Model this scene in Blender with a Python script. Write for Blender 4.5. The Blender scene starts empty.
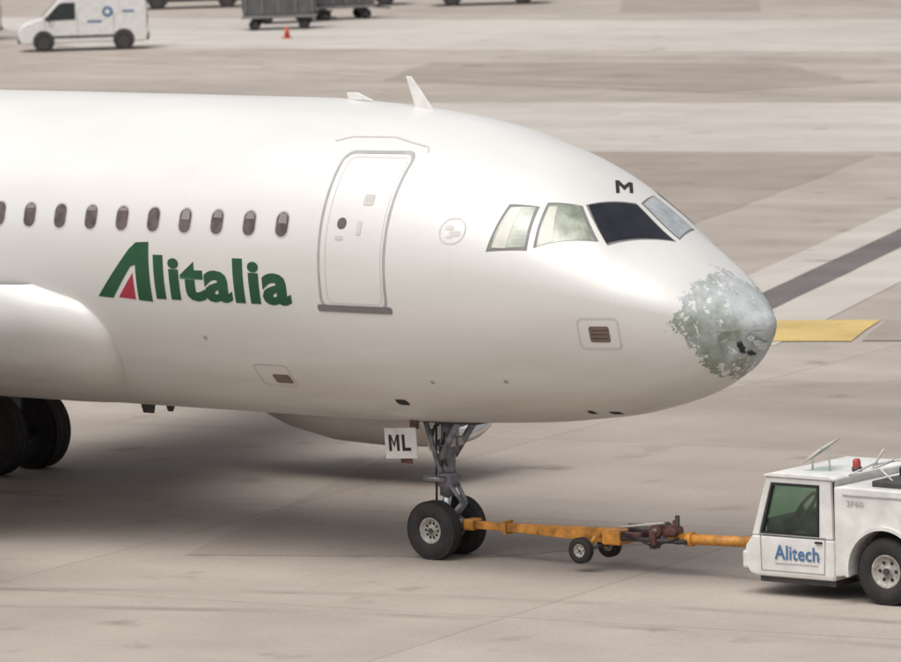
import bpy, bmesh, numpy as np, math, random
from mathutils import Matrix, Vector, noise
random.seed(3)
SC=bpy.context.scene
# ---------------------------------------------------------------- camera
C=np.array([39.056,-56.204,10.543]);a,p,ro,f=0.6647,0.1064,-0.0297,5631.
d=np.array([-math.sin(a)*math.cos(p),math.cos(a)*math.cos(p),-math.sin(p)])
rt=np.array([math.cos(a),math.sin(a),0.]);up=np.cross(rt,d)
c_,s_=math.cos(ro),math.sin(ro)
rt,up=rt*c_+up*s_,up*c_-rt*s_
cam=bpy.data.cameras.new("camera");co=bpy.data.objects.new("camera",cam);SC.collection.objects.link(co)
co.matrix_world=Matrix(((rt[0],up[0],-d[0],C[0]),(rt[1],up[1],-d[1],C[1]),(rt[2],up[2],-d[2],C[2]),(0,0,0,1)))
cam.lens=f/901*36;cam.clip_start=1;cam.clip_end=6000;SC.camera=co
cam.dof.use_dof=True;cam.dof.focus_distance=64;cam.dof.aperture_fstop=3.6
# ---------------------------------------------------------------- light
SC.view_settings.view_transform='Standard';SC.view_settings.look='None';SC.view_settings.exposure=0
EL=math.radians(66);tr=Vector((.05,.78,0)).normalized()   # horizontal travel of light
W_=bpy.data.worlds.new("World");SC.world=W_;W_.use_nodes=True;nt=W_.node_tree
bg=nt.nodes["Background"];sky=nt.nodes.new("ShaderNodeTexSky");sky.sky_type='NISHITA';sky.sun_disc=False
sky.sun_elevation=EL;sky.sun_rotation=math.atan2(-tr.x,-tr.y);sky.dust_density=6;sky.air_density=1.0
hs=nt.nodes.new("ShaderNodeHueSaturation");hs.inputs['Saturation'].default_value=.25
nt.links.new(sky.outputs[0],hs.inputs['Color']);nt.links.new(hs.outputs[0],bg.inputs[0])
bg.inputs[1].default_value=.15
L=bpy.data.lights.new("sun","SUN");L.energy=1.5;L.angle=math.radians(60);L.color=(1,.965,.915)
lo=bpy.data.objects.new("sun",L);SC.collection.objects.link(lo)
dirv=Vector((tr.x*math.cos(EL),tr.y*math.cos(EL),-math.sin(EL)))
lo.rotation_euler=dirv.to_track_quat('-Z','Y').to_euler()
# ---------------------------------------------------------------- materials
def mat(name,col,rough=.5,metal=0.,var=.12,scale=6.,bump=0.,bscale=None,spec=.5,coat=0.,stretch=(1,1,1)):
    m=bpy.data.materials.new(name);m.use_nodes=True;n=m.node_tree;b=n.nodes["Principled BSDF"]
    tc=n.nodes.new("ShaderNodeTexCoord");mp=n.nodes.new("ShaderNodeMapping");mp.inputs['Scale'].default_value=stretch
    n.links.new(tc.outputs['Object'],mp.inputs[0])
    nz=n.nodes.new("ShaderNodeTexNoise");nz.inputs['Scale'].default_value=scale;nz.inputs['Detail'].default_value=4
    n.links.new(mp.outputs[0],nz.inputs['Vector'])
    cr=n.nodes.new("ShaderNodeValToRGB");e=cr.color_ramp.elements
    e[0].position=.3;e[1].position=.7
    e[0].color=tuple(max(0,x*(1-var)) for x in col)+(1,);e[1].color=tuple(min(1,x*(1+var*.6)) for x in col)+(1,)
    n.links.new(nz.outputs[0],cr.inputs[0]);n.links.new(cr.outputs[0],b.inputs['Base Color'])
    b.inputs['Roughness'].default_value=rough;b.inputs['Metallic'].default_value=metal
    b.inputs['Specular IOR Level'].default_value=spec;b.inputs['Coat Weight'].default_value=coat
    if bump:
        bp=n.nodes.new("ShaderNodeBump");bp.inputs['Strength'].default_value=bump;bp.inputs['Distance'].default_value=.02
        n2=n.nodes.new("ShaderNodeTexNoise");n2.inputs['Scale'].default_value=bscale or scale*4
        n.links.new(tc.outputs['Object'],n2.inputs['Vector']);n.links.new(n2.outputs[0],bp.inputs['Height']);n.links.new(bp.outputs[0],b.inputs['Normal'])
    return m
rubber=mat("rubber",(.024,.022,.021),.8,var=.4,bump=.3)
hubm=mat("hub_paint",(.38,.36,.33),.5,var=.45,scale=20)
steel=mat("steel",(.30,.29,.30),.4,.7,var=.4,scale=14)
darkm=mat("dark_grey",(.05,.047,.045),.6,var=.3)
black=mat("black",(.015,.014,.014),.6)
gearw=mat("gear_paint",(.24,.24,.27),.45,var=.45,scale=10)
gearred=mat("red_brown_paint",(.12,.05,.04),.55,var=.55,scale=10)
green=mat("logo_green",(.014,.075,.030),.4,var=.1)
redm=mat("logo_red",(.36,.03,.05),.4,var=.1)
greym=mat("frame_grey",(.36,.35,.34),.5,var=.15)
lgrey=mat("light_grey",(.53,.51,.48),.5,var=.1)
winframe=mat("window_frame",(.48,.45,.42),.4,var=.05)
sillm=mat("door_sill_grey",(.17,.16,.16),.5)
orange=mat("orange_paint",(.55,.24,.04),.5,var=.5,scale=7)
twhite=mat("tractor_white",(.68,.67,.645),.4,var=.18,scale=3.5,coat=.15)
blue=mat("logo_blue",(.06,.15,.30),.45)
brownm=mat("hatch_brown",(.16,.11,.08),.6)
glassdark=mat("dark_glass",(.010,.010,.018),.10,spec=.55,var=.6,scale=3)
cabwin=mat("cabin_window",(.11,.085,.08),.25,var=.45,scale=8)
metal_lip=mat("polished_metal",(.7,.7,.7),.25,1.,var=.1)
white_panel=mat("white_panel",(.70,.69,.66),.5,var=.12)
# ---------------------------------------------------------------- helpers
def empty(name,loc=(0,0,0),rot=0.):
    o=bpy.data.objects.new(name,None);SC.collection.objects.link(o)
    o.empty_display_size=.3
    o.matrix_world=Matrix.Translation(loc)@Matrix.Rotation(rot,4,'Z')
    return o
def put(name,me,parent,m,smooth=False,bevel=0.,world=False):
    o=bpy.data.objects.new(name,me);SC.collection.objects.link(o)
    if m is not None: me.materials.append(m)
    if smooth:
        for q in me.polygons:q.use_smooth=True
    if bevel:
        b=o.modifiers.new("bevel",'BEVEL');b.width=bevel;b.segments=2;b.limit_method='ANGLE'
    if parent is not None:
        o.parent=parent
        if world:o.matrix_parent_inverse=parent.matrix_world.inverted()
    return o
def mesh(name,v,fc):
    me=bpy.data.meshes.new(name);me.from_pydata([tuple(map(float,x)) for x in v],[],fc);me.update();return me
def box(name,cn,sz,m,parent,bevel=.01,world=False,rotz=0.,roty=0.,rotx=0.):
    v=[];R=Matrix.Rotation(rotz,3,'Z')@Matrix.Rotation(roty,3,'Y')@Matrix.Rotation(rotx,3,'X')
    for x in(-.5,.5):
        for y in(-.5,.5):
            for z in(-.5,.5):
                v.append(R@Vector((x*sz[0],y*sz[1],z*sz[2]))+Vector(cn))
    return put(name,mesh(name,v,[(0,1,3,2),(4,6,7,5),(0,4,5,1),(2,3,7,6),(0,2,6,4),(1,5,7,3)]),parent,m,bevel=bevel,world=world)
def prism(name,pts,y0,y1,m,parent,bevel=0.,world=False,smooth=False):
    n=len(pts);v=[(x,y0,z) for x,z in pts]+[(x,y1,z) for x,z in pts]
    fc=[tuple(range(n)),tuple(range(2*n-1,n-1,-1))]+[(i,i+n,(i+1)%n+n,(i+1)%n) for i in range(n)]
    me=mesh(name,v,fc);bm=bmesh.new();bm.from_mesh(me);bmesh.ops.recalc_face_normals(bm,faces=bm.faces)
    bmesh.ops.triangulate(bm,faces=[q for q in bm.faces if len(q.verts)>4]);bm.to_mesh(me);bm.free()
    return put(name,me,parent,m,bevel=bevel,world=world)
def cyl(name,p0,p1,r,m,parent,r2=None,n=20,world=False,bevel=0.):
    p0=Vector(p0);p1=Vector(p1);ax=(p1-p0).normalized();r2=r if r2 is None else r2
    t=ax.cross(Vector((0,0,1)))
    if t.length<1e-3:t=Vector((1,0,0))
    t.normalize();b=ax.cross(t);v=[]
    for P,R in((p0,r),(p1,r2)):
        for i in range(n):
            q=2*math.pi*i/n;v.append(P+(t*math.cos(q)+b*math.sin(q))*R)
    fc=[(i,(i+1)%n,(i+1)%n+n,i+n) for i in range(n)]+[tuple(range(n-1,-1,-1)),tuple(range(n,2*n))]
    me=mesh(name,v,fc)
    o=put(name,me,parent,m,world=world)
    for q in me.polygons:q.use_smooth=len(q.vertices)==4
    return o
def lathe(name,prof,cn,m,parent,n=48,world=False,axis='y'):
    v=[];k=len(prof)
    for i in range(n):
        q=2*math.pi*i/n
        for r,l in prof:
            if axis=='y':v.append((cn[0]+r*math.cos(q),cn[1]+l,cn[2]+r*math.sin(q)))
            elif axis=='x':v.append((cn[0]+l,cn[1]+r*math.cos(q),cn[2]+r*math.sin(q)))
            else:v.append((cn[0]+r*math.cos(q),cn[1]+r*math.sin(q),cn[2]+l))
    fc=[(i*k+j,i*k+j+1,((i+1)%n)*k+j+1,((i+1)%n)*k+j) for i in range(n) for j in range(k-1)]
    return put(name,mesh(name,v,fc),parent,m,smooth=True,world=world)
def wheel(name,cn,r,w,hr,parent,world=False,hub=None,holes=8):
    h=w/2;hub=hub or hubm
    tp=[(hr*.96,-h*.70),(hr*1.05,-h*.86),(hr+(r-hr)*.45,-h),(hr+(r-hr)*.8,-h*.88),(r*.985,-h*.6)]
    for g in (-.35,0,.35): tp+=[(r,(g-.1)*w*.8),(r*.985,(g-.04)*w*.8),(r*.985,(g+.04)*w*.8),(r,(g+.1)*w*.8)]
    tp+=[(r*.985,h*.6),(hr+(r-hr)*.8,h*.88),(hr+(r-hr)*.45,h),(hr*1.05,h*.86),(hr*.96,h*.70)]
    lathe(name+"_tyre",tp,cn,rubber,parent,world=world)
    lathe(name+"_rim",[(0.001,-h*.62),(hr*.28,-h*.62),(hr*.32,-h*.4),(hr*.8,-h*.45),(hr*.9,-h*.78),(hr,-h*.8),(hr,h*.8),(hr*.9,h*.78),(hr*.8,h*.45),(hr*.32,h*.4),(hr*.28,h*.62),(.001,h*.62)],cn,hub,parent,world=world)
    for s in(-1,1):
        for i in range(holes):
            q=2*math.pi*i/holes
            x=cn[0]+hr*.56*math.cos(q);z=cn[2]+hr*.56*math.sin(q);y=cn[1]+s*h*.40
            cyl(name+f"_hole_{i}",(x,y,z),(x,y+s*h*.06,z),hr*.11,black,parent,n=10,world=world)
        cyl(name+"_cap",(cn[0],cn[1]+s*h*.6,cn[2]),(cn[0],cn[1]+s*h*.8,cn[2]),hr*.2,darkm,parent,n=14,world=world)
def textmesh(body,w,h,bold=.02,shear=0.):
    cu=bpy.data.curves.new("txt",'FONT');cu.body=body;cu.size=1;cu.offset=bold;cu.resolution_u=3;cu.shear=shear
    cu.space_character=1.0+bold*1.8
    o=bpy.data.objects.new("txt",cu);SC.collection.objects.link(o)
    bpy.context.view_layer.update()
    me=bpy.data.meshes.new_from_object(o.evaluated_get(bpy.context.evaluated_depsgraph_get()))
    bpy.data.objects.remove(o);bpy.data.curves.remove(cu)
    xs=[v.co.x for v in me.vertices];ys=[v.co.y for v in me.vertices]
    x0,x1,y0,y1=min(xs),max(xs),min(ys),max(ys)
    for v in me.vertices: v.co=Vector(((v.co.x-x0)/(x1-x0)*w,(v.co.y-y0)/(y1-y0)*h,0))
    return me
def polymesh(polys):
    bm=bmesh.new()
    for q in polys:bm.faces.new([bm.verts.new((x,y,0)) for x,y in q])
    me=bpy.data.meshes.new("poly");bm.to_mesh(me);bm.free();return me
def blockM(w,h,t):
    return [[(0,0),(t,0),(t,h),(0,h)],[(w-t,0),(w,0),(w,h),(w-t,h)],[(t,h),(t,h-t*1.3),(w/2,h*.25-t*.2),(w/2,h*.25+t*1.1)],[(w-t,h),(w/2,h*.25+t*1.1),(w/2,h*.25-t*.2),(w-t,h-t*1.3)]]
def flat_text(name,body,org,xd,yd,w,h,m,parent,bold=.02,world=False,me=None):
    me=me or textmesh(body,w,h,bold);org=Vector(org);xd=Vector(xd);yd=Vector(yd)
    for v in me.vertices: v.co=org+xd*v.co.x+yd*v.co.y
    return put(name,me,parent,m,world=world)
# ---------------------------------------------------------------- ground
def ground_mat(name,base,contrast=.18,joints=True,alpha=None):
    m=bpy.data.materials.new(name);m.use_nodes=True;n=m.node_tree;b=n.nodes["Principled BSDF"];lk=n.links.new
    g=n.nodes.new("ShaderNodeNewGeometry")
    def nz(sc,det,st=(1,1,1),rot=0.):
        mp=n.nodes.new("ShaderNodeMapping");mp.inputs['Scale'].default_value=st;mp.inputs['Rotation'].default_value=(0,0,rot)
        t=n.nodes.new("ShaderNodeTexNoise");t.inputs['Scale'].default_value=sc;t.inputs['Detail'].default_value=det
        lk(g.outputs['Position'],mp.inputs[0]);lk(mp.outputs[0],t.inputs['Vector']);return t.outputs[0]
    def math_(op,x,y):
        k=n.nodes.new("ShaderNodeMath");k.operation=op
        for i,q in enumerate((x,y)):
            if isinstance(q,(int,float)):k.inputs[i].default_value=q
            else:lk(q,k.inputs[i])
        return k.outputs[0]
    A=nz(.07,3,(1,1.6,1),.4);B=nz(.5,5);D=nz(14,3);E=nz(.25,3,(.25,1.8,1),-.25)
    v=math_('ADD',math_('MULTIPLY',A,.8),math_('MULTIPLY',B,.65))
    v=math_('ADD',v,math_('MULTIPLY',D,.40));v=math_('ADD',v,math_('MULTIPLY',E,.6))
    cr=n.nodes.new("ShaderNodeValToRGB");e=cr.color_ramp.elements;e[0].position=.375;e[1].position=.62
    lk(math_('DIVIDE',v,2.45),cr.inputs[0])
    e[0].color=tuple(x*(1-contrast*1.4) for x in base)+(1,);e[1].color=tuple(x*(1+contrast) for x in base)+(1,)
    col=cr.outputs[0]
    if joints:
        bt=n.nodes.new("ShaderNodeTexBrick");bt.offset=0;bt.inputs['Scale'].default_value=1
        bt.inputs['Brick Width'].default_value=7.5;bt.inputs['Row Height'].default_value=7.5;bt.inputs['Mortar Size'].default_value=.04;bt.inputs['Mortar Smooth'].default_value=.6
        bt.inputs['Color1'].default_value=(1,1,1,1);bt.inputs['Color2'].default_value=(.90,.89,.88,1);bt.inputs['Mortar'].default_value=(.82,.80,.78,1)
        mp=n.nodes.new("ShaderNodeMapping");mp.inputs['Rotation'].default_value=(0,0,math.radians(-9));mp.inputs['Location'].default_value=(2,3.3,0)
        lk(g.outputs['Position'],mp.inputs[0]);lk(mp.outputs[0],bt.inputs[0])
        mm=n.nodes.new("ShaderNodeMix");mm.data_type='RGBA';mm.blend_type='MULTIPLY';mm.inputs[0].default_value=1
        lk(col,mm.inputs[6]);lk(bt.outputs[0],mm.inputs[7]);col=mm.outputs[2]
    st=n.nodes.new("ShaderNodeValToRGB");st.color_ramp.elements[0].position=.62;st.color_ramp.elements[1].position=.76
    st.color_ramp.elements[0].color=(1,1,1,1);st.color_ramp.elements[1].color=(.66,.63,.61,1)
    lk(nz(.8,5,(1,1,1),.2),st.inputs[0])
    m2=n.nodes.new("ShaderNodeMix");m2.data_type='RGBA';m2.blend_type='MULTIPLY';m2.inputs[0].default_value=1
    lk(col,m2.inputs[6]);lk(st.outputs[0],m2.inputs[7]);lk(m2.outputs[2],b.inputs['Base Color'])
    b.inputs['Roughness'].default_value=.85;b.inputs['Specular IOR Level'].default_value=.3
    bp=n.nodes.new("ShaderNodeBump");bp.inputs['Strength'].default_value=.25;bp.inputs['Distance'].default_value=.02
    lk(D,bp.inputs['Height']);lk(bp.outputs[0],b.inputs['Normal'])
    if alpha is not None:
        rr=n.nodes.new("ShaderNodeMapRange");rr.inputs[1].default_value=.40;rr.inputs[2].default_value=.65;rr.inputs[3].default_value=0;rr.inputs[4].default_value=alpha
        lk(B,rr.inputs[0]);lk(rr.outputs[0],b.inputs['Alpha'])
    return m
apron=ground_mat("apron_concrete",(.365,.320,.282))
lightc=ground_mat("light_concrete",(.46,.425,.388),.12)
brownc=ground_mat("brown_concrete",(.300,.256,.222),.17)
darkl=ground_mat("dark_line",(.13,.115,.11),.25,False)
yellow=ground_mat("yellow_paint",(.52,.38,.15),.25,False)
tyrem=ground_mat("tyre_rubber_mark",(.12,.11,.10),.2,False,alpha=.22)
R=3000
g=put("ground",mesh("ground",[(-R,-R,0),(R,-R,0),(R,R,0),(-R,R,0)],[(0,1,2,3)]),None,apron)
def sheet(name,pts,z,m,jit=.05):
    out=[];n=len(pts)
    for i in range(n):
        A=Vector(pts[i]);B=Vector(pts[(i+1)%n]);k=max(2,int((B-A).length/1.5))
        for j in range(k):
            q=A.lerp(B,j/k);out.append((q.x+random.uniform(-jit,jit),q.y+random.uniform(-jit,jit),z))
    me=mesh(name,out,[tuple(range(len(out)))]);return put(name,me,None,m)
sheet("light_taxiway_strip",[(-110,104),(-82.94,106.42),(-69.49,108.3),(-40,111),(-30,96),(-59.11,92.53),(-77.44,90.19),(-90,88.5)],.004,lightc,.12)
sheet("light_taxiway_strip",[(-75,66),(-59.57,69.48),(-46.12,72.79),(-20,79),(-10,64),(-36.5,58.18),(-43.98,55.98),(-66,51)],.004,lightc,.12)
sheet("brown_shadow_patch",[(-43.98,55.9),(-36.49,57.1),(-30.13,40.76),(-24,25),(-36,28),(-62,50)],.004,brownc,.1)
sheet("brown_shadow_patch",[(-89.2,118.66),(-83.84,111.32),(-78.08,112.06),(-83.12,119.32)],.004,brownc)
sheet("brown_shadow_patch",[(-72,85),(-60,87),(-52,80),(-54,75),(-68,77)],.004,brownc,.3)
sheet("brown_shadow_patch",[(-8.3,-1.5),(-15,14),(-9,20),(4,24),(16,24),(12,8),(-1,6),(-4.6,.2)],.004,ground_mat("brown_shadow_concrete",(.322,.278,.243),.17))  # aircraft's soft shadow painted into the ground, running on into browner concrete
ld=Vector((-25.3+20.6,41.04-29.33)).normalized();ln=Vector((ld.y,-ld.x))
def band(name,o,a0,a1,w0,w1,z,m):
    O=Vector(o);sheet(name,[tuple(O+ld*a0+ln*w0),tuple(O+ld*a1+ln*w0),tuple(O+ld*a1+ln*w1),tuple(O+ld*a0+ln*w1)],z,m,.012)
band("light_kerb_line",(-20.6,29.33),-9,40,-.9,2.3,.008,lightc)
band("drain_channel",(-20.6,29.33),-9,40,.12,.95,.012,darkl)
sheet("yellow_marking",[(-19.6,24.2),(-17.36,25.07),(-15.62,25.79),(-14.24,22.80),(-15.44,22.29),(-17.6,21.4)],.016,yellow,.03)
sheet("dark_marking",[(-15.5,25.84),(-10,28),(-9,25),(-14.15,22.95)],.016,brownc)
def track(name,pts,w,z):
    v=[];fc=[]
    P=[Vector(q) for q in pts];S_=[]
    for i in range(len(P)-1):
        for k in range(12):
            t=k/12;a0=P[max(i-1,0)];a1=P[i];a2=P[i+1];a3=P[min(i+2,len(P)-1)]
            S_.append(.5*((2*a1)+(-a0+a2)*t+(2*a0-5*a1+4*a2-a3)*t*t+(-a0+3*a1-3*a2+a3)*t**3))
    S_.append(P[-1])
    for i,q in enumerate(S_):
        dd=(S_[min(i+1,len(S_)-1)]-S_[max(i-1,0)]).normalized();nn=Vector((-dd.y,dd.x))*w/2
        v+=[(q.x+nn.x,q.y+nn.y,z),(q.x-nn.x,q.y-nn.y,z)]
    fc=[(2*i,2*i+1,2*i+3,2*i+2) for i in range(len(S_)-1)]
    put(name,mesh(name,v,fc),None,tyrem)
for i,(o1,z) in enumerate(((0,.020),(1.5,.0205))):
    track("tyre_marks",[(-14,-9+o1),(-6,-5.2+o1),(0,-3.6+o1),(8,-3.2+o1),(16,-4+o1)],.22,z)
    track("tyre_marks",[(-110,92+o1*1.2),(-84,83+o1*1.1),(-60,76+o1),(-20,70+o1)],.3,z+.002)
# ---------------------------------------------------------------- aircraft
AC=empty("passenger_airplane")
ZC=3.9
S=[0,.05,.2,.5,1,1.5,2,2.5,3,3.5,4,5,6,7,21,24,28,33,33.8]
T=[-.72,-.60,-.48,-.29,.05,.36,.75,1.09,1.33,1.50,1.65,1.82,1.91,1.96,1.975,1.97,1.9,1.5,1.2]
B=[-.72,-.88,-1.10,-1.36,-1.62,-1.78,-1.9,-1.97,-2.03,-2.07,-2.1,-2.14,-2.16,-2.165,-2.165,-1.8,-.7,.7,1.0]
W=[0,.17,.37,.71,1.08,1.34,1.53,1.66,1.76,1.83,1.89,1.95,1.97,1.975,1.975,1.9,1.4,.4,.12]
K=[-.72,-.715,-.70,-.63,-.49,-.38,-.28,-.21,-.15,-.1,-.06,-.02,0,0,0,.15,.6,1.1,1.1]
rS=np.sqrt(S)
def pchip(x,y,q):
    x=np.array(x,float);y=np.array(y,float);h=np.diff(x);dl=np.diff(y)/h
    m=np.zeros(len(x));m[0]=dl[0];m[-1]=dl[-1]
    for i in range(1,len(x)-1):
        if dl[i-1]*dl[i]>0:
            w1=2*h[i]+h[i-1];w2=h[i]+2*h[i-1];m[i]=(w1+w2)/(w1/dl[i-1]+w2/dl[i])
    q=np.clip(q,x[0],x[-1]);i=np.clip(np.searchsorted(x,q)-1,0,len(x)-2);t=(q-x[i])/h[i]
    return (2*t**3-3*t**2+1)*y[i]+(t**3-2*t**2+t)*h[i]*m[i]+(-2*t**3+3*t**2)*y[i+1]+(t**3-t**2)*h[i]*m[i+1]
qf=np.linspace(0,rS[-1],6000);tabs=[pchip(rS,A,qf) for A in(T,B,W,K)]
def surf(s,th):
    s=np.asarray(s,float);th=np.asarray(th,float);q=np.sqrt(np.maximum(s,0))
    zt,zb,w,k=[np.interp(q,qf,A) for A in tabs]
    sn=np.sin(th)
    return np.stack(np.broadcast_arrays(-s,-w*np.cos(th),ZC+k+np.where(sn>0,zt-k,k-zb)*sn),-1)
def normal(s,th):
    e=1e-3;s=np.asarray(s,float);th=np.asarray(th,float)
    n=np.cross(surf(s+e,th)-surf(np.maximum(s-e,0),th),surf(s,th+e)-surf(s,th-e))
    n/=np.maximum(np.linalg.norm(n,axis=-1,keepdims=True),1e-9)
    P=surf(s,th);ctr=np.stack([P[...,0]-.6,0*P[...,1],0*P[...,2]+ZC-.1],-1)
    sg=np.sign(((P-ctr)*n).sum(-1,keepdims=True));return n*sg
def th_of(s,z):
    q=math.sqrt(max(s,0));zt,zb,w,k=[float(np.interp(q,qf,A)) for A in tabs]
    r=(z-ZC-k)/((zt-k) if z>ZC+k else (k-zb));return math.asin(max(-1,min(1,r)))
fm=bpy.data.materials.new("airframe_paint");fm.use_nodes=True;n=fm.node_tree;b=n.nodes["Principled BSDF"];lk=n.links.new
tc=n.nodes.new("ShaderNodeTexCoord")
def NZ(scale,det=5,st=(1,1,1),rough=.5):
    mp=n.nodes.new("ShaderNodeMapping");mp.inputs['Scale'].default_value=st
    t=n.nodes.new("ShaderNodeTexNoise");t.inputs['Scale'].default_value=scale;t.inputs['Detail'].default_value=det;t.inputs['Roughness'].default_value=rough
    lk(tc.outputs['Object'],mp.inputs[0]);lk(mp.outputs[0],t.inputs['Vector']);return t.outputs[0]
def MA(op,x,y=0.,z=None,clamp=False):
    k=n.nodes.new("ShaderNodeMath");k.operation=op;k.use_clamp=clamp
    for i,q in enumerate((x,y,z)):
        if q is None:continue
        if isinstance(q,(int,float)):k.inputs[i].default_value=q
        else:lk(q,k.inputs[i])
    return k.outputs[0]
def RAMP(x,stops):
    r=n.nodes.new("ShaderNodeValToRGB");e=r.color_ramp.elements
    while len(e)<len(stops):e.new(.5)
    for i,(q,cc) in enumerate(stops):e[i].position=q;e[i].color=tuple(cc)+(1,)
    lk(x,r.inputs[0]);return r.outputs[0]
def MIX(fac,x,y,bt='MIX'):
    k=n.nodes.new("ShaderNodeMix");k.data_type='RGBA';k.blend_type=bt
    if isinstance(fac,(int,float)):k.inputs[0].default_value=fac
    else:lk(fac,k.inputs[0])
    for i,q in((6,x),(7,y)):
        if isinstance(q,tuple):k.inputs[i].default_value=q
        else:lk(q,k.inputs[i])
    return k.outputs[2]
sx=n.nodes.new("ShaderNodeSeparateXYZ");lk(tc.outputs['Object'],sx.inputs[0]);X,Y,Z=sx.outputs
paint=RAMP(NZ(1.1,5,(.3,1,1)),[(.3,(.635,.62,.59)),(.7,(.71,.695,.67))])
dirt_shade=MA('MULTIPLY',MA('MULTIPLY',MA('SUBTRACT',3.2,Z),.7,clamp=True),RAMP(NZ(2.0,6,(.22,1,1.6)),[(.32,(0,0,0)),(.72,(1,1,1))]),clamp=True)  # brown dirt streaks plus underside shade painted in, stronger toward the belly
paint=MIX(MA('MULTIPLY',dirt_shade,.55),paint,(.44,.375,.315,1))
jx=MA('FRACT',MA('MULTIPLY',MA('ADD',X,.35),1/2.13))
jl=MA('LESS_THAN',MA('ABSOLUTE',MA('SUBTRACT',jx,.5)),.003)
paint=MIX(MA('MULTIPLY',jl,.09),paint,(.35,.33,.31,1))
edge=MA('ADD',MA('ADD',X,.78),MA('MULTIPLY',MA('MAXIMUM',MA('SUBTRACT',3.25,Z),0.),-.42))
edge=MA('ADD',edge,MA('MULTIPLY',MA('SUBTRACT',NZ(2.6,8,rough=.72),.5),1.15))
mask=MA('GREATER_THAN',edge,0.)
flk=MA('GREATER_THAN',MA('ADD',NZ(9,5,rough=.7),MA('MULTIPLY',edge,.24)),.475)
mask=MA('MULTIPLY',mask,flk)
gv=MA('ADD',NZ(3.0,6,rough=.66),MA('MULTIPLY',MA('SUBTRACT',3.25,Z),.22))
gv=MA('ADD',gv,MA('MULTIPLY',MA('SUBTRACT',-.46,X),.30))
under=RAMP(gv,[(.34,(.44,.465,.465)),(.48,(.375,.40,.395)),(.57,(.30,.33,.29)),(.70,(.22,.245,.19))])
spk=RAMP(NZ(14,4,rough=.65),[(.32,(.80,.82,.80)),(.46,(1,1,1)),(.62,(1,1,1)),(.70,(1.15,1.15,1.13))])
under=MIX(1.,under,spk,'MULTIPLY')
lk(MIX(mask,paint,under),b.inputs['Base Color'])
lk(MA('ADD',.36,MA('MULTIPLY',mask,.25)),b.inputs['Roughness'])
lk(MA('MULTIPLY',MA('SUBTRACT',1.,mask),.14),b.inputs['Metallic']);b.inputs['Coat Weight'].default_value=.05
bp=n.nodes.new("ShaderNodeBump");bp.inputs['Strength'].default_value=.15;bp.inputs['Distance'].default_value=.01
lk(MA('MULTIPLY',MA('ADD',NZ(10,3),MA('MULTIPLY',mask,-.5)),MA('MULTIPLY',MA('ADD',X,1.1),1.,clamp=True)),bp.inputs['Height']);lk(bp.outputs[0],b.inputs['Normal'])
ss=np.concatenate([(np.linspace(0,1,170)**2)*1.3,np.linspace(1.3,7,110)[1:],np.linspace(7,33.8,130)[1:]])
th=np.linspace(-math.pi,math.pi,289)[:-1]
G=surf(ss[:,None],th[None,:]);NN=normal(ss[:,None]+1e-4,th[None,:])
for i,s in enumerate(ss):   # hail dents: inward only
    if s>1.0:break
    for j in range(len(th)):
        q=Vector(G[i,j]);am=min(1,max(0,(.95-s)/.5))*min(1,s/.02)
        h=-.018*max(0,noise.noise(q*3.0)+.15)-.008*max(0,noise.noise(q*7.+Vector((3,1,7))))-.002*abs(noise.noise(q*18.))
        if q.z<3.15 and q.z>2.7 and s<.4 and q.y<.1: h-=.04*max(0,noise.noise(q*5.+Vector((9,2,1)))+.25)
        G[i,j]+=NN[i,j]*h*am
nr,nc=G.shape[:2]
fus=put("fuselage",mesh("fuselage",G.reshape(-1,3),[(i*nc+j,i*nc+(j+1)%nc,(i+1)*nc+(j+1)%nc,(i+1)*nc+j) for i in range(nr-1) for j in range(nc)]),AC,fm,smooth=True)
def decal(name,me_or_polys,m,side=1,off=.004,mapf=None,cut=(.2,.06)):
    bm=bmesh.new()
    if isinstance(me_or_polys,list):
        for poly in me_or_polys:
            bm.faces.new([bm.verts.new((x,y,0)) for x,y in poly])
    else: bm.from_mesh(me_or_polys)
    xs=[v.co.x for v in bm.verts];ys=[v.co.y for v in bm.verts]
    for ax,lo_,hi,st in((0,min(xs),max(xs),cut[0]),(1,min(ys),max(ys),cut[1])):
        k=math.floor(lo_/st)+1
        while k*st<hi:
            co_=[0,0,0];no=[0,0,0];co_[ax]=k*st+1e-5;no[ax]=1
            bmesh.ops.bisect_plane(bm,geom=bm.verts[:]+bm.edges[:]+bm.faces[:],plane_co=co_,plane_no=no);k+=1
    for v in bm.verts:
        s,t=(v.co.x,th_of(v.co.x,v.co.y)) if mapf is None else mapf(v.co.x,v.co.y)
        P=surf(s,t);N=normal(s,t);q=P+N*off
        v.co=Vector((q[0],q[1]*side,q[2]))
    bmesh.ops.recalc_face_normals(bm,faces=bm.faces)
    me=bpy.data.meshes.new(name);bm.to_mesh(me);bm.free()
    return put(name,me,AC,m,smooth=True)
def rrect(cx,cy,w,h,r,n=5):
    out=[]
    for qx,qy,a0 in((1,1,0),(-1,1,90),(-1,-1,180),(1,-1,270)):
        for i in range(n+1):
            q=math.radians(a0+90*i/n)
            out.append((cx+qx*(w/2-r)+r*math.cos(q),cy+qy*(h/2-r)+r*math.sin(q)))
    return out
def ringp(o,i):
    n=len(o);return [[o[k],o[(k+1)%n],i[(k+1)%n],i[k]] for k in range(n)]
def stroke(pts,w):
    out=[]
    for A,B in zip(pts[:-1],pts[1:]):
        dx,dy=B[0]-A[0],B[1]-A[1];l=math.hypot(dx,dy);nx,ny=-dy/l*w/2,dx/l*w/2
        out.append([(A[0]+nx,A[1]+ny),(B[0]+nx,B[1]+ny),(B[0]-nx,B[1]-ny),(A[0]-nx,A[1]-ny)])
    return out
crestm=mat("crest_grey",(.57,.555,.53),.5)
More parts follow.
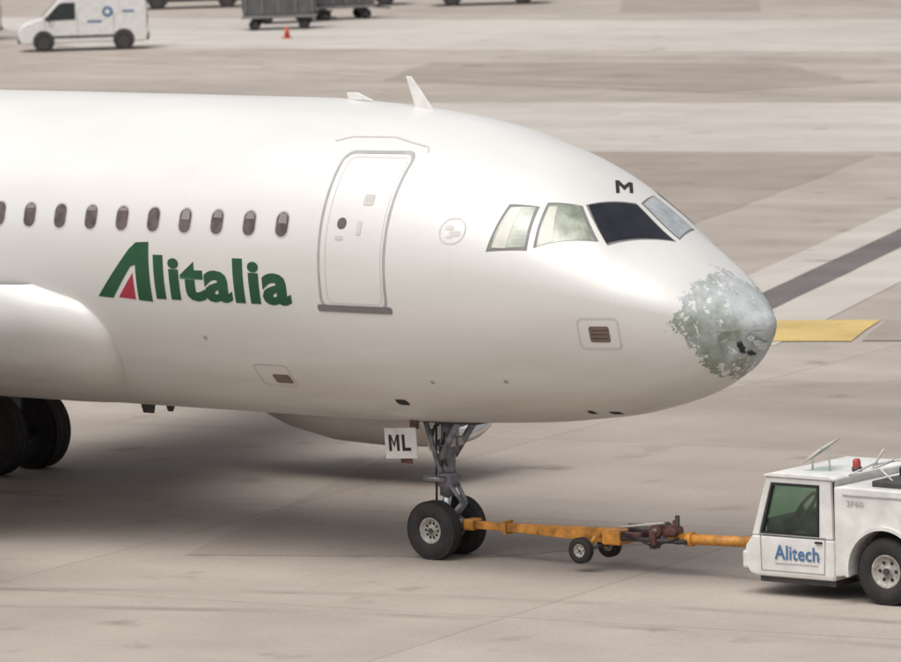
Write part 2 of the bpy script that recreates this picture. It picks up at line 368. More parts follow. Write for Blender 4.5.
framem=mat("window_seal",(.17,.165,.16),.5)
sidegl=mat("side_glass",(.27,.30,.235),.12,var=.6,scale=4,spec=.8)
shade=mat("sun_shade",(.56,.55,.48),.3,var=.12)
palegl=mat("pale_glass",(.36,.385,.39),.2,var=.25,scale=7,spec=.8)  # paler grey-blue glass, port windshield only
for side in(1,-1):
    fr=[];gl=[];sh=[]
    random.seed(5)
    for i in range(36):
        s=6.14+.5334*i
        if s>25.4:break
        fr+=ringp(rrect(s,4.41,.23,.345,.11),rrect(s,4.41,.195,.305,.095));gl.append(rrect(s,4.41,.195,.305,.095))
        hh=random.choice([.0,.05,.08,.04,.12]);
        if hh: sh.append([(s-.07,4.545-hh),(s+.07,4.545-hh),(s+.055,4.548),(s-.055,4.548)])
    decal("cabin_window_frames",fr,winframe,side,.003,cut=(.53,.08));decal("cabin_windows",gl,cabwin,side,.003,cut=(.53,.08))
    decal("cabin_window_blinds",sh,mat("window_blind",(.24,.21,.195),.6),side,.005,cut=(.53,.08))
    O=rrect(5.015,4.34,1.05,1.95,.14);I=rrect(5.015,4.34,.975,1.875,.11)
    decal("door_outline",ringp(O,I),greym,side,.004)
    decal("door_gap",ringp(rrect(4.99,4.345,.86,1.79,.09),rrect(4.99,4.345,.848,1.778,.085)),lgrey,side,.004)
    decal("door_sill",[rrect(5.01,3.385,1.16,.085,.03)],sillm,side,.012)
    decal("door_porthole",[rrect(5.2,4.45,.14,.14,.065)],cabwin,side,.005)
    decal("door_handle",[rrect(4.93,4.40,.07,.18,.02),rrect(5.22,4.27,.12,.05,.02)],lgrey,side,.005)
    decal("door_placard",[rrect(4.87,4.74,.15,.13,.02)],lgrey,side,.005)
    decal("door_drip_rail",stroke([(5.82,5.42),(5.6,5.47),(5.0,5.47),(4.44,5.36),(4.38,5.30)],.016),lgrey,side,.006)
    decal("service_hatch_rim",ringp(rrect(1.64,3.16,.50,.40,.07),rrect(1.64,3.16,.465,.365,.06)),lgrey,side,.004,cut=(.06,.06))
    decal("service_hatch",[rrect(1.63,3.155,.24,.20,.03)],brownm,side,.004,cut=(.06,.06))
    decal("service_hatch_slats",[rrect(1.63,3.155+k*.05,.19,.012,.004) for k in(-1,0,1)],darkm,side,.006,cut=(.06,.06))
    decal("avionics_vent_rim",ringp(rrect(6.72,2.42,.56,.30,.05),rrect(6.72,2.42,.53,.27,.04)),lgrey,side,.004)
    decal("avionics_vent",[rrect(6.62,2.38,.28,.12,.03)],brownm,side,.004)
    decal("static_port",[rrect(4.93,2.13,.18,.08,.035),rrect(2.32,2.08,.08,.05,.02),rrect(2.05,2.07,.12,.04,.015)],black,side,.006)
    decal("probe_marks",[rrect(4.2,2.45,.05,.04,.01),rrect(3.1,2.5,.05,.04,.01),rrect(7.6,2.9,.06,.05,.02)],greym,side,.006)
    fs=lambda u:9.23-(u-98)/59.7
    fz=lambda v:3.39+(297-v)/76
    Apoly=[(97,297),(132,249),(139,242),(152,241),(152,300),(138,299),(138,264),(133,266),(112,298)]
    tm=textmesh("litalia",2.25,.58,.038)
    if side==1:
        decal("wordmark_letter_a",[[(fs(u),fz(v)) for u,v in Apoly]],green,side,.005,cut=(.1,.06))
        decal("wordmark_red_triangle",[[(fs(u),fz(v)) for u,v in[(118,297),(135,272),(135,298.5)]]],redm,side,.006,cut=(.1,.06))
        for v in tm.vertices:v.co=Vector((8.25-v.co.x,3.385+v.co.y,0))
    else:
        for v in tm.vertices:v.co=Vector((6.95+v.co.x,3.385+v.co.y,0))
        decal("wordmark_letter_a",[[(6.0+(u-98)/59.7,fz(v)) for u,v in Apoly]],green,side,.005,cut=(.1,.06))
        decal("wordmark_red_triangle",[[(6.0+(u-98)/59.7,fz(v)) for u,v in[(118,297),(135,272),(135,298.5)]]],redm,side,.006,cut=(.1,.06))
    decal("wordmark",tm,green,side,.005,cut=(.15,.06))
    decal("crest",ringp(rrect(3.57,4.39,.36,.32,.155),rrect(3.57,4.39,.32,.28,.135))+[rrect(3.62,4.43,.12,.05,.02),rrect(3.53,4.36,.15,.06,.02),rrect(3.60,4.32,.08,.03,.01)],crestm,side,.004,cut=(.1,.06))
    def quad(c4,k=10):
        A,B_,C_,D_=[np.array(q) for q in c4]
        grid=[[tuple((A*(1-i/k)+B_*i/k)*(1-j/k)+(D_*(1-i/k)+C_*i/k)*j/k) for i in range(k+1)] for j in range(k+1)]
        return [[grid[j][i],grid[j][i+1],grid[j+1][i+1],grid[j+1][i]] for i in range(k) for j in range(k)]
    idm=lambda s,t:(s,t)
    def grow(c4,e):
        c4=[np.array(q,float) for q in c4];ct=sum(c4)/4
        return [tuple(q+(np.sign(q-ct))*np.array([e,e/1.5])) for q in c4]
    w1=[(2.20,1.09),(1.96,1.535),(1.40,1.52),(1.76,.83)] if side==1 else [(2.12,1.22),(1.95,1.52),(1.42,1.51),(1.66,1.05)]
    w2=[(2.53,.85),(2.27,1.02),(1.87,.77),(2.44,.43)]
    w3=[(2.93,.69),(2.65,.78),(2.58,.39),(3.03,.29)]
    for nm,w,gm,e in(("windshield",w1,glassdark if side==1 else palegl,.022),("sliding_window",w2,sidegl,.036),("rear_cockpit_window",w3,sidegl,.036)):
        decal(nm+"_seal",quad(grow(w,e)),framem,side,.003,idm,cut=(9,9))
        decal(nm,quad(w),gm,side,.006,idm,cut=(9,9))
    decal("window_shades",quad([(2.52,.84),(2.44,.88),(2.28,.54),(2.42,.45)])+quad([(2.90,.69),(2.80,.71),(2.82,.33),(3.0,.31)]),shade,side,.009,idm,cut=(9,9))
def mm(x,y):
    return (2.25-.00247*(x-8)+.0154*(y-6),1.62+.0113*(x-8)+.0125*(y-6))
decal("registration_letter",blockM(17,12,3.6),black,1,.006,mm,cut=(3,3))
def blob(cs,cz,rx,rz,seed,n=22):
    random.seed(seed);return [(max(.012,cs+rx*math.cos(2*math.pi*i/n)*random.uniform(.55,1.2)),cz+rz*math.sin(2*math.pi*i/n)*random.uniform(.55,1.2)) for i in range(n)]
decal("radome_hole",[blob(.235,2.95,.030,.105,1),blob(.19,2.87,.03,.035,2)],black,1,.006,cut=(.02,.02))
decal("torn_radome_skin",[blob(.10,2.97,.03,.10,5),blob(.14,3.06,.03,.05,7)],mat("torn_skin",(.52,.54,.53),.5,var=.3,scale=30),1,.012,cut=(.02,.02))
def blade(name,s,zb,h,ch,tip,y=0,t=.03,m=None):
    pts=[(-s+ch/2,zb),(-s-ch/2,zb),(-s-ch/2-h*.35-tip*.0,zb+h),(-s-ch/2-h*.35+tip,zb+h)]
    return prism(name,pts,y-t/2,y+t/2,m or white_panel,AC,bevel=.008)
blade("vhf_antenna",5.27,5.70,.46,.30,.08)
blade("gps_antenna",6.33,5.84,.10,.40,.18)
blade("belly_antenna",10.15,1.75,-.15,.26,.18,m=darkm)
blade("drain_mast",9.75,1.74,-.10,.16,.08,m=darkm)
def sm(x):x=max(0,min(1,x));return x*x*(3-2*x)
zk=[1.6,2.0,2.4,2.89,3.27,3.45,3.53];sk=[10.6,9.60,9.24,9.22,9.50,9.87,10.9]
zz=np.linspace(1.6,3.55,40);skk=np.interp(zz,zk,sk);skk=np.convolve(np.pad(skk,3,mode='edge'),np.ones(7)/7,'valid')
tt=np.linspace(-math.pi+.185,-.185,150);V=[];rows=90
for i in range(rows):
    e=(i/(rows-1))
    for t in tt:
        z0=surf(11.,t)[2];sf=np.interp(z0,zz,skk);s=sf+(20.6-sf)*e**2
        ds=s-sf;dz=(3.545-z0)
        x=max(0,min(1,ds/.95));y=max(0,min(1,dz/.6));qq=math.sqrt(x*(2-x))*math.sqrt(max(0,y*(2-y)))
        en=sm((20.6-s)/2.5);bt=.12+.88*sm((z0-1.7)/1.0)
        V.append(surf(s,t)+normal(s,t)*(-.03+.36*qq*en*bt))
k=len(tt)
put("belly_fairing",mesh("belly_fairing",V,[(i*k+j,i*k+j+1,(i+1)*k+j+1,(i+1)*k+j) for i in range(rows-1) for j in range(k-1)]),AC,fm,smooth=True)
wingm=mat("wing_grey",(.50,.49,.47),.4)
def wing(name,secs,parent=AC):
    prof=[(0,0),(.02,.35),(.1,.75),(.3,1),(.6,.75),(1,.03),(.6,-.35),(.3,-.5),(.1,-.45),(.02,-.25)]
    v=[];n=len(prof)
    for x,y,z,c,t in secs:
        for a_,b_ in prof:v.append((x-a_*c,y,z+b_*t*c/2))
    fc=[(i*n+j,i*n+(j+1)%n,(i+1)*n+(j+1)%n,(i+1)*n+j) for i in range(len(secs)-1) for j in range(n)]+[tuple(range(n)),tuple(range(len(v)-n,len(v)))]
    me=mesh(name,v,fc);bm=bmesh.new();bm.from_mesh(me);bmesh.ops.recalc_face_normals(bm,faces=bm.faces);bm.to_mesh(me);bm.free()
    return put(name,me,parent,wingm,smooth=False)
for sd in(1,-1):
    wing("wing",[(-11.1,sd*1.6,2.55,6.6,.15),(-13.5,sd*6.4,2.85,3.9,.12),(-18.4,sd*16.4,3.35,1.6,.10)])
    wing("tailplane",[(-29.2,sd*.4,4.9,3.4,.1),(-32.0,sd*6.2,5.4,1.4,.1)])
    blade("wingtip_fence",19.0,3.0,.8,1.2,.4,y=sd*16.45,t=.05)
    ex,ey,ez=-9.2,sd*5.75,1.63
    lathe("engine_nacelle",[(.80,-.25),(.86,-.05),(.95,.0),(1.04,-.06),(1.14,-.5),(1.17,-1.3),(1.14,-2.2),(1.0,-3.0),(.86,-3.4),(.80,-3.4),(.8,-2.9)],(ex,ey,ez),fm,AC,axis='x')
    lathe("engine_lip",[(.80,-.22),(.86,-.03),(.95,.015),(1.045,-.05),(1.10,-.22)],(ex,ey,ez),metal_lip,AC,axis='x')
    lathe("fan_spinner",[(.001,-.35),(.15,-.5),(.28,-.8),(.81,-.85),(.81,-.2)],(ex,ey,ez),darkm,AC,axis='x')
    lathe("engine_core",[(.60,-3.2),(.52,-3.9),(.36,-4.5),(.2,-4.9),(.001,-5.1)],(ex,ey,ez),steel,AC,axis='x')
    prism("engine_pylon",[(ex-.8,2.8),(ex-3.4,2.3),(ex-6,2.6),(ex-6,2.95),(ex-3.5,3.1)],ey-.15,ey+.15,wingm,AC)
    cyl("main_gear_leg",(-16.1,sd*3.8,2.6),(-16.1,sd*3.8,.6),.14,gearw,AC)
    cyl("main_gear_axle",(-16.1,sd*3.8-.5,.58),(-16.1,sd*3.8+.5,.58),.08,steel,AC)
    cyl("main_gear_brace",(-16.1,sd*2.2,2.2),(-16.1,sd*3.75,1.3),.07,gearw,AC)
    for o in(-.46,.46):wheel("main_wheel",(-16.1,sd*3.8+o,.582),.585,.42,.24,AC,hub=darkm)
prism("tail_fin",[(-26.2,5.7),(-27.6,6.2),(-31.6,11.6),(-33.4,11.6),(-33.0,5.4)],-.14,.14,green,AC,bevel=.05)
# nose gear -----------------------------------------------------------
ax=-5.15
for yy,nm in((-.25,"nose_wheel_right"),(.27,"nose_wheel_left")):wheel(nm,(ax,yy,.378),.38,.225,.17,AC,holes=10)
cyl("axle",(ax,-.22,.38),(ax,.22,.38),.055,steel,AC)
cyl("shock_piston",(ax,0,.33),(ax+.04,0,.95),.055,metal_lip,AC)
cyl("shock_cylinder",(ax+.035,0,.80),(ax+.10,0,1.95),.10,gearw,AC)
cyl("steering_collar",(ax+.04,0,.92),(ax+.05,0,1.10),.14,gearw,AC)
cyl("upper_collar",(ax+.07,0,1.36),(ax+.075,0,1.47),.13,gearw,AC)
for yy in(-.13,.13):
    cyl("drag_strut",(ax+.06,yy,1.30),(ax+.50,yy*1.6,1.95),.045,gearw,AC)
    cyl("side_brace",(ax+.04,yy,1.1),(ax-.20,yy*1.5,1.95),.035,gearw,AC)
    cyl("torque_link_upper",(ax+.14,yy*.6,.95),(ax+.30,yy*.3,.72),.028,gearw,AC)
    cyl("torque_link_lower",(ax+.30,yy*.3,.72),(ax+.06,yy*.6,.45),.028,gearw,AC)
    cyl("hydraulic_line",(ax-.08,yy*.7,.5),(ax-.03,yy*.8,1.9),.014,black,AC,n=8)
    cyl("steering_actuator",(ax+.12,yy-.02,1.02),(ax-.16,yy*1.7,1.03),.045,steel,AC)
cyl("tow_fitting",(ax+.05,0,.52),(ax+.30,0,.46),.05,steel,AC)
random.seed(11)
for i in range(9):
    z=1.10+.09*i;cyl("hose",(ax+random.uniform(-.12,.16),-.12,z),(ax+random.uniform(-.12,.2),-.15,z+.16),.016,darkm,AC,n=8)
box("taxi_light",(ax+.18,-.09,1.50),(.08,.14,.12),lgrey,AC,.02);box("taxi_light",(ax+.18,.11,1.50),(.08,.14,.12),lgrey,AC,.02)
box("gear_bay",(ax+.15,0,1.86),(1.1,.5,.2),darkm,AC,0)
for yy in(-.44,.44):
    box("gear_door",(-5.50,yy,1.50),(.52,.025,.40),white_panel,AC,.015,roty=-.06)
    box("gear_door_hinge",(-5.30,yy*.93,1.76),(.12,.05,.14),gearred,AC,.01)
    box("gear_door_arm",(-5.45,yy*.9,1.27),(.18,.03,.07),gearred,AC,.01)
def lettersML():
    a_=blockM(.17,.21,.042);x0=.215
    return polymesh(a_+[[(x0,0),(x0+.045,0),(x0+.045,.21),(x0,.21)],[(x0+.045,0),(x0+.14,0),(x0+.14,.042),(x0+.045,.042)]])
flat_text("registration_plate_text","",(-5.68,-.458,1.39),(1,0,.06),(-.06,0,1),0,0,black,AC,me=lettersML())
# ---------------------------------------------------------------- towbar
TB=empty("towbar",(-2.6,0,0))
def bc(*A,**k):return cyl(*A,**k,world=True)
bc("eye_end",(-4.86,0,.44),(-4.45,0,.45),.05,orange,TB)
box("head_clamp",(-4.72,0,.45),(.16,.22,.14),orange,TB,.02,world=True)
prism("beam",[(-4.62,.40),(-4.62,.49),(-3.9,.505),(-2.45,.54),(-2.35,.50),(-2.35,.37),(-2.5,.35),(-3.9,.39)],-.06,.06,orange,TB,bevel=.012,world=True)
box("beam_flange",(-4.15,0,.445),(.04,.18,.18),orange,TB,.01,world=True)
for yy in(-.30,.30):
    wheel("support_wheel",(-2.78,yy,.28),.165,.11,.085,TB,world=True,holes=5)
    bc("wheel_arm",(-2.62,yy*.6,.46),(-2.78,yy*.6,.28),.03,orange,TB)
bc("wheel_axle",(-2.78,-.28,.28),(-2.78,.28,.28),.025,steel,TB)
bc("pivot_axle",(-2.62,-.2,.46),(-2.62,.2,.46),.035,orange,TB)
box("mount_plate",(-2.42,0,.44),(.28,.34,.18),orange,TB,.02,world=True)
box("turntable",(-2.12,0,.49),(.30,.26,.08),gearred,TB,.02,world=True)
bc("hydraulic_pump",(-2.2,-.05,.58),(-1.80,-.05,.60),.05,steel,TB)
bc("pump_lever",(-2.3,-.12,.58),(-1.60,-.14,.68),.016,lgrey,TB,n=10)
bc("link_rod",(-2.3,.1,.47),(-1.3,.1,.46),.03,steel,TB)
bc("link_rod",(-2.3,-.12,.44),(-1.3,-.10,.45),.03,darkm,TB)
bc("hose",(-2.25,-.16,.52),(-1.75,-.18,.38),.014,black,TB,n=8)
bc("hose",(-1.75,-.18,.38),(-1.4,-.12,.5),.014,black,TB,n=8)
box("coupling_block",(-1.58,0,.56),(.24,.20,.13),gearred,TB,.04,world=True)
bc("spring_drum",(-1.75,-.14,.57),(-1.75,.14,.57),.08,gearred,TB)
bc("spring_drum_hub",(-1.75,-.16,.57),(-1.75,.16,.57),.03,steel,TB)
bc("coupling_pin",(-1.50,0,.40),(-1.50,0,.76),.03,darkm,TB)
bc("crank",(-1.48,-.1,.70),(-1.40,-.24,.66),.02,gearred,TB,n=8)
box("coupling_bracket",(-1.78,-.1,.46),(.10,.14,.24),gearred,TB,.02,world=True)
bc("front_bar",(-1.62,0,.47),(-.30,0,.50),.068,orange,TB)
bc("tow_eye",(-.32,0,.50),(-.02,0,.50),.04,darkm,TB)
bc("collar",(-1.36,0,.475),(-1.26,0,.478),.09,orange,TB)
# ---------------------------------------------------------------- tow tractor
TR=empty("tow_tractor",(-.08,-.80,0))
gm=bpy.data.materials.new("tinted_glass");gm.use_nodes=True;q=gm.node_tree
for nd in list(q.nodes):
    if nd.type=='BSDF_PRINCIPLED':q.nodes.remove(nd)
t1=q.nodes.new("ShaderNodeBsdfTransparent");t1.inputs[0].default_value=(.64,.77,.69,1)
t2=q.nodes.new("ShaderNodeBsdfGlossy");t2.inputs['Roughness'].default_value=.04;t2.inputs[0].default_value=(.9,1,.95,1)
tcn=q.nodes.new("ShaderNodeTexCoord");tn=q.nodes.new("ShaderNodeTexNoise");tn.inputs['Scale'].default_value=2.;q.links.new(tcn.outputs['Object'],tn.inputs[0])
mp=q.nodes.new("ShaderNodeMath");mp.operation='MULTIPLY';mp.inputs[1].default_value=.16;q.links.new(tn.outputs[0],mp.inputs[0])
ms=q.nodes.new("ShaderNodeMixShader");q.links.new(mp.outputs[0],ms.inputs[0]);q.links.new(t1.outputs[0],ms.inputs[1]);q.links.new(t2.outputs[0],ms.inputs[2])
q.links.new(ms.outputs[0],q.nodes["Material Output"].inputs[0])
WT=1.62
prism("cab_lower",[(.10,.26),(.02,.40),(.02,.60),(.14,.74),(1.46,.74),(1.46,.24),(.20,.24)],0,WT,twhite,TR,bevel=.03)
prism("cab_skirt",[(.22,.17),(.22,.25),(1.44,.25),(1.44,.17)],.05,WT-.05,darkm,TR)
box("bumper",(-.02,WT/2,.42),(.12,WT-.1,.22),twhite,TR,.03)
box("hitch",(-.10,WT/2,.50),(.18,.26,.20),darkm,TR,.02)
for y0,y1 in((0,.06),(WT-.06,WT)):
    prism("windshield_pillar",[(.13,.74),(.24,.74),(.48,1.46),(.38,1.46)],y0,y1,twhite,TR,bevel=.012)
    prism("rear_pillar",[(1.22,.742),(1.44,.742),(1.42,1.46),(1.24,1.46)],y0,y1,twhite,TR,bevel=.012)
    prism("roof_rail",[(.40,1.39),(1.40,1.39),(1.40,1.46),(.42,1.46)],y0+.003,y1-.003,twhite,TR,bevel=.01)
    yy=y0+.03 if y0==0 else y1-.03
    prism("side_glass",[(.25,.75),(1.225,.75),(1.245,1.40),(.465,1.40)],yy-.004,yy+.004,gm,TR)
def frame_strip(name,pts,w,y0,y1,m):
    for i in range(len(pts)):
        A=Vector(pts[i]);B_=Vector(pts[(i+1)%len(pts)]);dd=(B_-A).normalized();nn=Vector((-dd.y,dd.x))*w/2;A=A-dd*w*.4;B_=B_+dd*w*.4
        prism(name,[tuple(A+nn),tuple(B_+nn),tuple(B_-nn),tuple(A-nn)],y0-.001*i,y1,m,TR)
frame_strip("window_seal",[(.30,.78),(1.20,.78),(1.22,1.375),(.485,1.375)],.028,-.008,.03,black)
frame_strip("door_seam",[(.28,.32),(1.30,.32),(1.32,.76),(.27,.76)],.012,-.006,.01,greym)
box("door_handle",(1.22,-.015,.70),(.11,.03,.025),black,TR,.006)
def quadmesh(name,pts,m,th_=.012):
    me=mesh(name,pts,[(0,1,2,3)]);o=put(name,me,TR,m);so=o.modifiers.new("s",'SOLIDIFY');so.thickness=th_;return o
quadmesh("windshield",[(.17,.07,.76),(.17,WT-.07,.76),(.415,WT-.07,1.45),(.415,.07,1.45)],gm)
prism("windshield_header",[(.36,1.40),(.42,1.455),(.46,1.455),(.44,1.40)],.06,WT-.06,black,TR)
prism("roof",[(.34,1.462),(.36,1.49),(.50,1.52),(1.40,1.52),(1.50,1.49),(1.50,1.462)],-.02,WT,twhite,TR,bevel=.015)
box("cab_back_panel",(1.45,WT/2,1.10),(.03,WT-.12,.72),twhite,TR,.005)
box("dashboard",(.42,WT/2,.84),(.28,WT-.2,.20),darkm,TR,.04)
box("driver_seat",(1.0,.42,.84),(.40,.46,.14),black,TR,.05);box("seat_back",(1.16,.42,1.08),(.12,.42,.42),black,TR,.05);box("headrest",(1.17,.42,1.33),(.08,.22,.10),black,TR,.03)
box("passenger_seat",(1.0,1.15,.82),(.40,.46,.12),black,TR,.05);box("passenger_seat_back",(1.16,1.15,1.05),(.12,.42,.38),black,TR,.05)
cyl("steering_column",(.48,.42,.88),(.66,.42,1.04),.025,black,TR,n=10)
bpy.ops.mesh.primitive_torus_add(major_radius=.20,minor_radius=.022,location=(0,0,0),major_segments=32,minor_segments=8)
to=bpy.context.object;to.name="steering_wheel";to.parent=TR;to.location=(.70,.42,1.06);to.rotation_euler=(math.radians(35),math.radians(-40),0);to.data.materials.append(black)
wc=(2.18,.41)
arch=[(wc[0]+.50*math.cos(math.radians(q)),wc[1]+.50*math.sin(math.radians(q))) for q in range(190,-11,-10)]
arch2=[(3.95+.50*math.cos(math.radians(q)),wc[1]+.50*math.sin(math.radians(q))) for q in range(190,-11,-10)]
prism("rear_body",[(1.47,.30)]+arch+arch2+[(4.75,.30),(4.75,1.15),(4.6,1.36),(1.60,1.40),(1.47,1.39)],0,WT,twhite,TR,bevel=.02)
prism("chassis",[(1.5,.25),(4.7,.25),(4.7,.9),(1.5,.9)],.32,WT-.32,black,TR)
for k_,ar in enumerate((arch,arch2)):
    for y0,y1 in((-.035,.02),(WT-.02,WT+.035)):
        c0=(2.18,3.95)[k_]
        o_=[((x-c0)*1.09+c0,(z-wc[1])*1.09+wc[1]) for x,z in ar]
        for i in range(len(ar)-1):
            prism("arch_lip",[ar[i],ar[i+1],o_[i+1],o_[i]],y0,y1,twhite,TR)
for x in(2.18,3.95):
    for yy in(.13,WT-.13):wheel("wheel",(x,yy,.408),.41,.26,.205,TR,holes=6,hub=hubm)
box("engine_deck",(3.0,WT/2,1.42),(2.2,WT-.35,.10),darkm,TR,.02)
box("air_box",(2.45,.95,1.49),(.95,.60,.20),black,TR,.03)
cyl("exhaust_pipe",(1.85,1.25,1.38),(1.85,1.25,1.66),.05,steel,TR)
box("panel_hatch_seam",(2.9,-.002,1.12),(.012,.01,.40),greym,TR,0);box("panel_top_trim",(3.1,-.004,1.30),(3.0,.012,.018),greym,TR,0)
flat_text("fleet_number","3F60",(1.66,-.012,1.17),(1,0,0),(0,0,1),.24,.07,greym,TR,.01)
flat_text("company_name","Alitech",(.50,-.012,.46),(1,0,0),(0,0,1),.72,.18,blue,TR,.016)
prism("name_stripe",[(.50,.415),(1.20,.415),(1.20,.430),(.50,.430)],-.010,.01,lgrey,TR)
prism("dirt_streak",[(.24,.26),(1.44,.26),(1.44,.30),(.24,.285)],-.004,.01,lgrey,TR)
box("headlight",(.03,.22,.50),(.05,.20,.12),lgrey,TR,.02);box("headlight",(.03,WT-.22,.50),(.05,.20,.12),lgrey,TR,.02)
beac=mat("beacon_red",(.36,.06,.045),.3,var=.2)
lathe("beacon",[(.001,.11),(.035,.105),(.05,.08),(.055,.0)],(1.44,.55,1.56),beac,TR,n=20,axis='z')
cyl("beacon_base",(1.44,.55,1.515),(1.44,.55,1.565),.065,darkm,TR)
def rod(A,B_,r=.013,m=lgrey):cyl("roof_rod",A,B_,r,m,TR,n=8)
quadmesh("work_light_panel",[(.80,.25,1.62),(1.10,.25,1.80),(1.10,.62,1.88),(.80,.62,1.70)],gm,.01)
for A,B_ in(((.80,.25,1.62),(1.10,.25,1.80)),((1.10,.25,1.80),(1.10,.62,1.88)),((1.10,.62,1.88),(.80,.62,1.70)),((.80,.62,1.70),(.80,.25,1.62))):rod(A,B_,.016,lgrey)
rod((1.12,.4,1.52),(1.10,.4,1.80));rod((.84,.4,1.52),(.84,.4,1.66));rod((1.5,.3,1.5),(1.95,.3,1.60));rod((1.95,.3,1.60),(2.2,.3,1.40));rod((1.5,.9,1.56),(2.0,.9,1.66));rod((1.5,.9,1.50),(1.5,.9,1.58));rod((2.0,.9,1.66),(2.0,.9,1.45))
rod((1.5,.3,1.5),(1.5,.9,1.58));rod((1.75,.3,1.56),(1.75,.9,1.62));rod((1.56,.7,1.52),(1.74,.7,1.78))
SH=.90
for o in TR.children:
    if o.name.startswith("wheel") or o.name.startswith("arch"):continue
    if o.name.startswith("steering_wheel"):o.location.x=1.47-(1.47-o.location.x)*SH;continue
    for v in o.data.vertices:
        if v.co.x<1.47:v.co.x=1.47-(1.47-v.co.x)*SH
# ---------------------------------------------------------------- background vehicles
vdark=mat("vehicle_window",(.03,.035,.04),.15,var=.3)
amber=mat("beacon_amber",(.7,.3,.03),.3)
def rotl():return math.atan2(-.617,-.787)
def van(name,loc,rot,paint,L_=4.4,H=1.9,logo=False,kind='van'):
    V=empty(name,loc,rot);w=1.7
    if kind=='van':
        prof=[(2.08,.28),(2.2,.42),(2.2,.70),(2.12,.88),(1.95,.98),(1.42,1.14),(1.1,1.45),(.85,1.72),(.62,H-.07),(.3,H-.01),(-.3,H),(-2.0,H-.04),(-2.13,H-.14),(-2.18,H-.4),(-2.2,.45),(-2.12,.28)]
        sw=[[(1.28,1.14),(.80,1.62),(.66,1.66),(.25,1.66),(.25,1.08),(1.28,1.06)]];ws=[(1.42,1.16),(.86,1.71)]
    else:
        prof=[(2.05,.28),(2.15,.45),(2.1,.72),(1.25,.92),(.65,1.38),(.3,1.45),(-.9,1.45),(-1.5,1.1),(-2.05,.98),(-2.12,.45),(-2.05,.28)]
        sw=[[(1.05,.95),(.58,1.34),(.0,1.38),(.0,.93)],[(-.08,.93),(-.08,1.38),(-.85,1.37),(-1.25,1.05),(-1.2,.95)]];ws=[(1.22,.95),(.67,1.37)]
    prism("body",prof,-w/2,w/2,paint,V,bevel=.07)
    for pz in sw:
        for yy in(-1,1):prism("side_window",pz,yy*(w/2-.01),yy*(w/2+.012),vdark,V)
    (x0,z0),(x1,z1)=ws;dx,dz=.03,.03
    put("windshield",mesh("windshield",[(x0+dx,-w/2+.12,z0+dz),(x0+dx,w/2-.12,z0+dz),(x1+dx,w/2-.2,z1+dz),(x1+dx,-w/2+.2,z1+dz)],[(0,1,2,3)]),V,vdark)
    for x in(1.35,-1.38):
        for yy in(-1,1):
            cyl("wheel_arch",(x,yy*(w/2-.05),.36),(x,yy*(w/2+.01),.36),.37,darkm,V,n=28)
            wheel("wheel",(x,yy*(w/2-.08),.31),.31,.2,.19,V,holes=5)
    box("front_bumper",(2.17,0,.42),(.14,w-.1,.22),darkm,V,.04);box("rear_bumper",(-2.19,0,.42),(.1,w-.1,.2),darkm,V,.03)
    for yy in(-1,1):
        box("headlight",(2.08,yy*.66,.74),(.2,.26,.16),lgrey,V,.04);box("door_mirror",(1.15,yy*(w/2+.1),1.12),(.1,.16,.18),darkm,V,.03)
        box("side_strip",(0,yy*(w/2+.006),.5),(2.1,.02,.08),darkm,V,.005)
        box("tail_light",(-2.17,yy*(w/2-.1),1.0),(.06,.14,.4),gearred,V,.01)
        for xs_ in(.18,1.30,-1.05):box("door_seam",(xs_,yy*(w/2+.001),.85),(.02,.01,.9),greym,V,0)
        if logo:
            cyl("round_logo",(-.85,yy*(w/2+.002),1.32),(-.85,yy*(w/2+.012),1.32),.18,blue,V,n=24)
            cyl("round_logo_center",(-.85,yy*(w/2+.012),1.32),(-.85,yy*(w/2+.018),1.32),.09,paint,V,n=24)
            box("logo_band",(-.40,yy*(w/2+.004),1.0),(.5,.015,.07),blue,V,.002);box("logo_band",(-1.55,yy*(w/2+.004),1.32),(.4,.015,.07),blue,V,.002)
    if logo:cyl("roof_beacon",(.3,.2,H-.02),(.3,.2,H+.14),.07,amber,V)
    return V
vw=mat("van_white",(.70,.69,.67),.35,var=.12,coat=.2)
van("service_van",(-89.6,88.1,0),rotl()+.04,vw,logo=True)
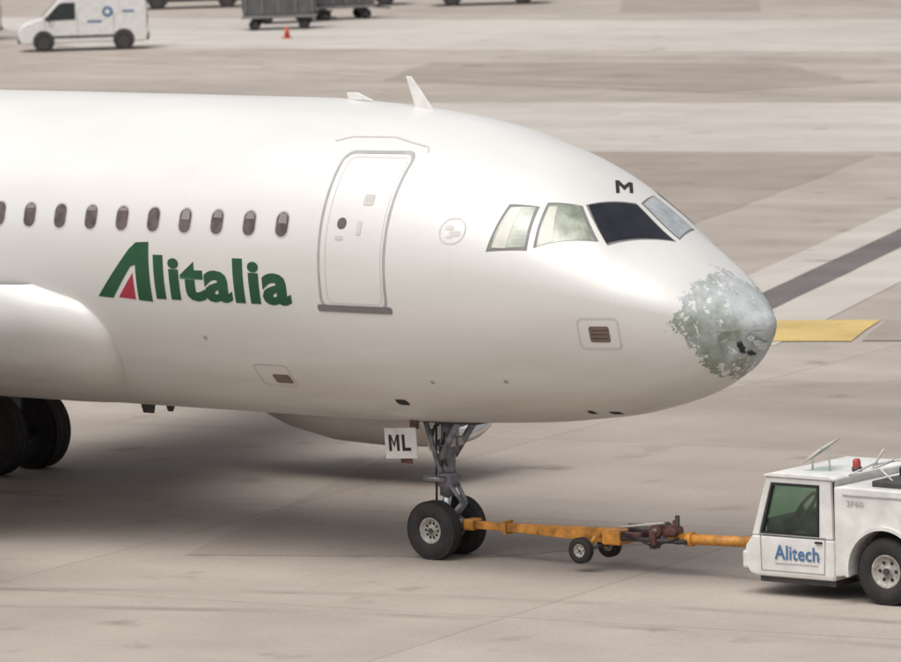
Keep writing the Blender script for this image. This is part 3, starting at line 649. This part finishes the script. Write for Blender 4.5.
van("service_van",(-99.2,91.0,0),rotl()+.3,mat("van_grey",(.42,.42,.42),.4))
van("parked_car",(-104.7,111.5,0),rotl(),mat("car_dark",(.05,.045,.045),.3),kind='car')
van("parked_car",(-93.0,115.3,0),rotl()+3.1,mat("car_grey",(.10,.10,.11),.3),kind='car')
van("parked_car",(-98.5,113.6,0),rotl()+3.2,mat("car_black",(.04,.04,.045),.3),kind='car')
cg=mat("cart_cover",(.10,.098,.10),.7,var=.35,scale=2);cg2=mat("cart_frame",(.20,.20,.195),.5)
def cart(loc,rot,h=1.5,L_=2.7):
    V=empty("baggage_cart",loc,rot);w=1.5
    box("deck",(0,0,.48),(L_,w,.10),cg2,V,.02)
    for x in(-L_*.33,L_*.33):
        for yy in(-.6,.6):wheel("wheel",(x,yy,.2),.2,.12,.1,V,holes=4,hub=darkm)
        cyl("axle",(x,-.6,.2),(x,.6,.2),.03,darkm,V);box("axle_mount",(x,0,.34),(.2,.8,.2),darkm,V,.02)
    prism("container",[(-L_/2+.08,.54),(L_/2-.08,.54),(L_/2-.02,.8),(L_/2-.02,h),(L_/2-.2,h+.12),(-L_/2+.2,h+.12),(-L_/2+.02,h),(-L_/2+.02,.8)],-w/2+.04,w/2-.04,cg,V,bevel=.03)
    for i in range(5):
        for yy in(-1,1):box("rib",(-L_/2+.15+i*(L_-.3)/4,yy*(w/2-.02),(h+.6)/2),(.05,.04,h-.6),cg2,V,.005)
    cyl("drawbar",(L_/2,0,.42),(L_/2+.7,0,.35),.03,darkm,V)
ra=math.atan2(.617,.787)
cart((-90.5,99.7,0),ra);cart((-92.4,105.6,0),ra+.25,1.35,2.3);cart((-93.2,103.2,0),ra+.25,1.6,2.3)
TCN=empty("traffic_cone",(-86.2,94.9,0))
cone=mat("cone_orange",(.5,.08,.03),.5)
lathe("cone",[(.02,.42),(.04,.42),(.11,.04),(.001,.04)],(0,0,0),cone,TCN,n=20,axis='z');box("base",(0,0,.02),(.30,.30,.04),cone,TCN,.01)
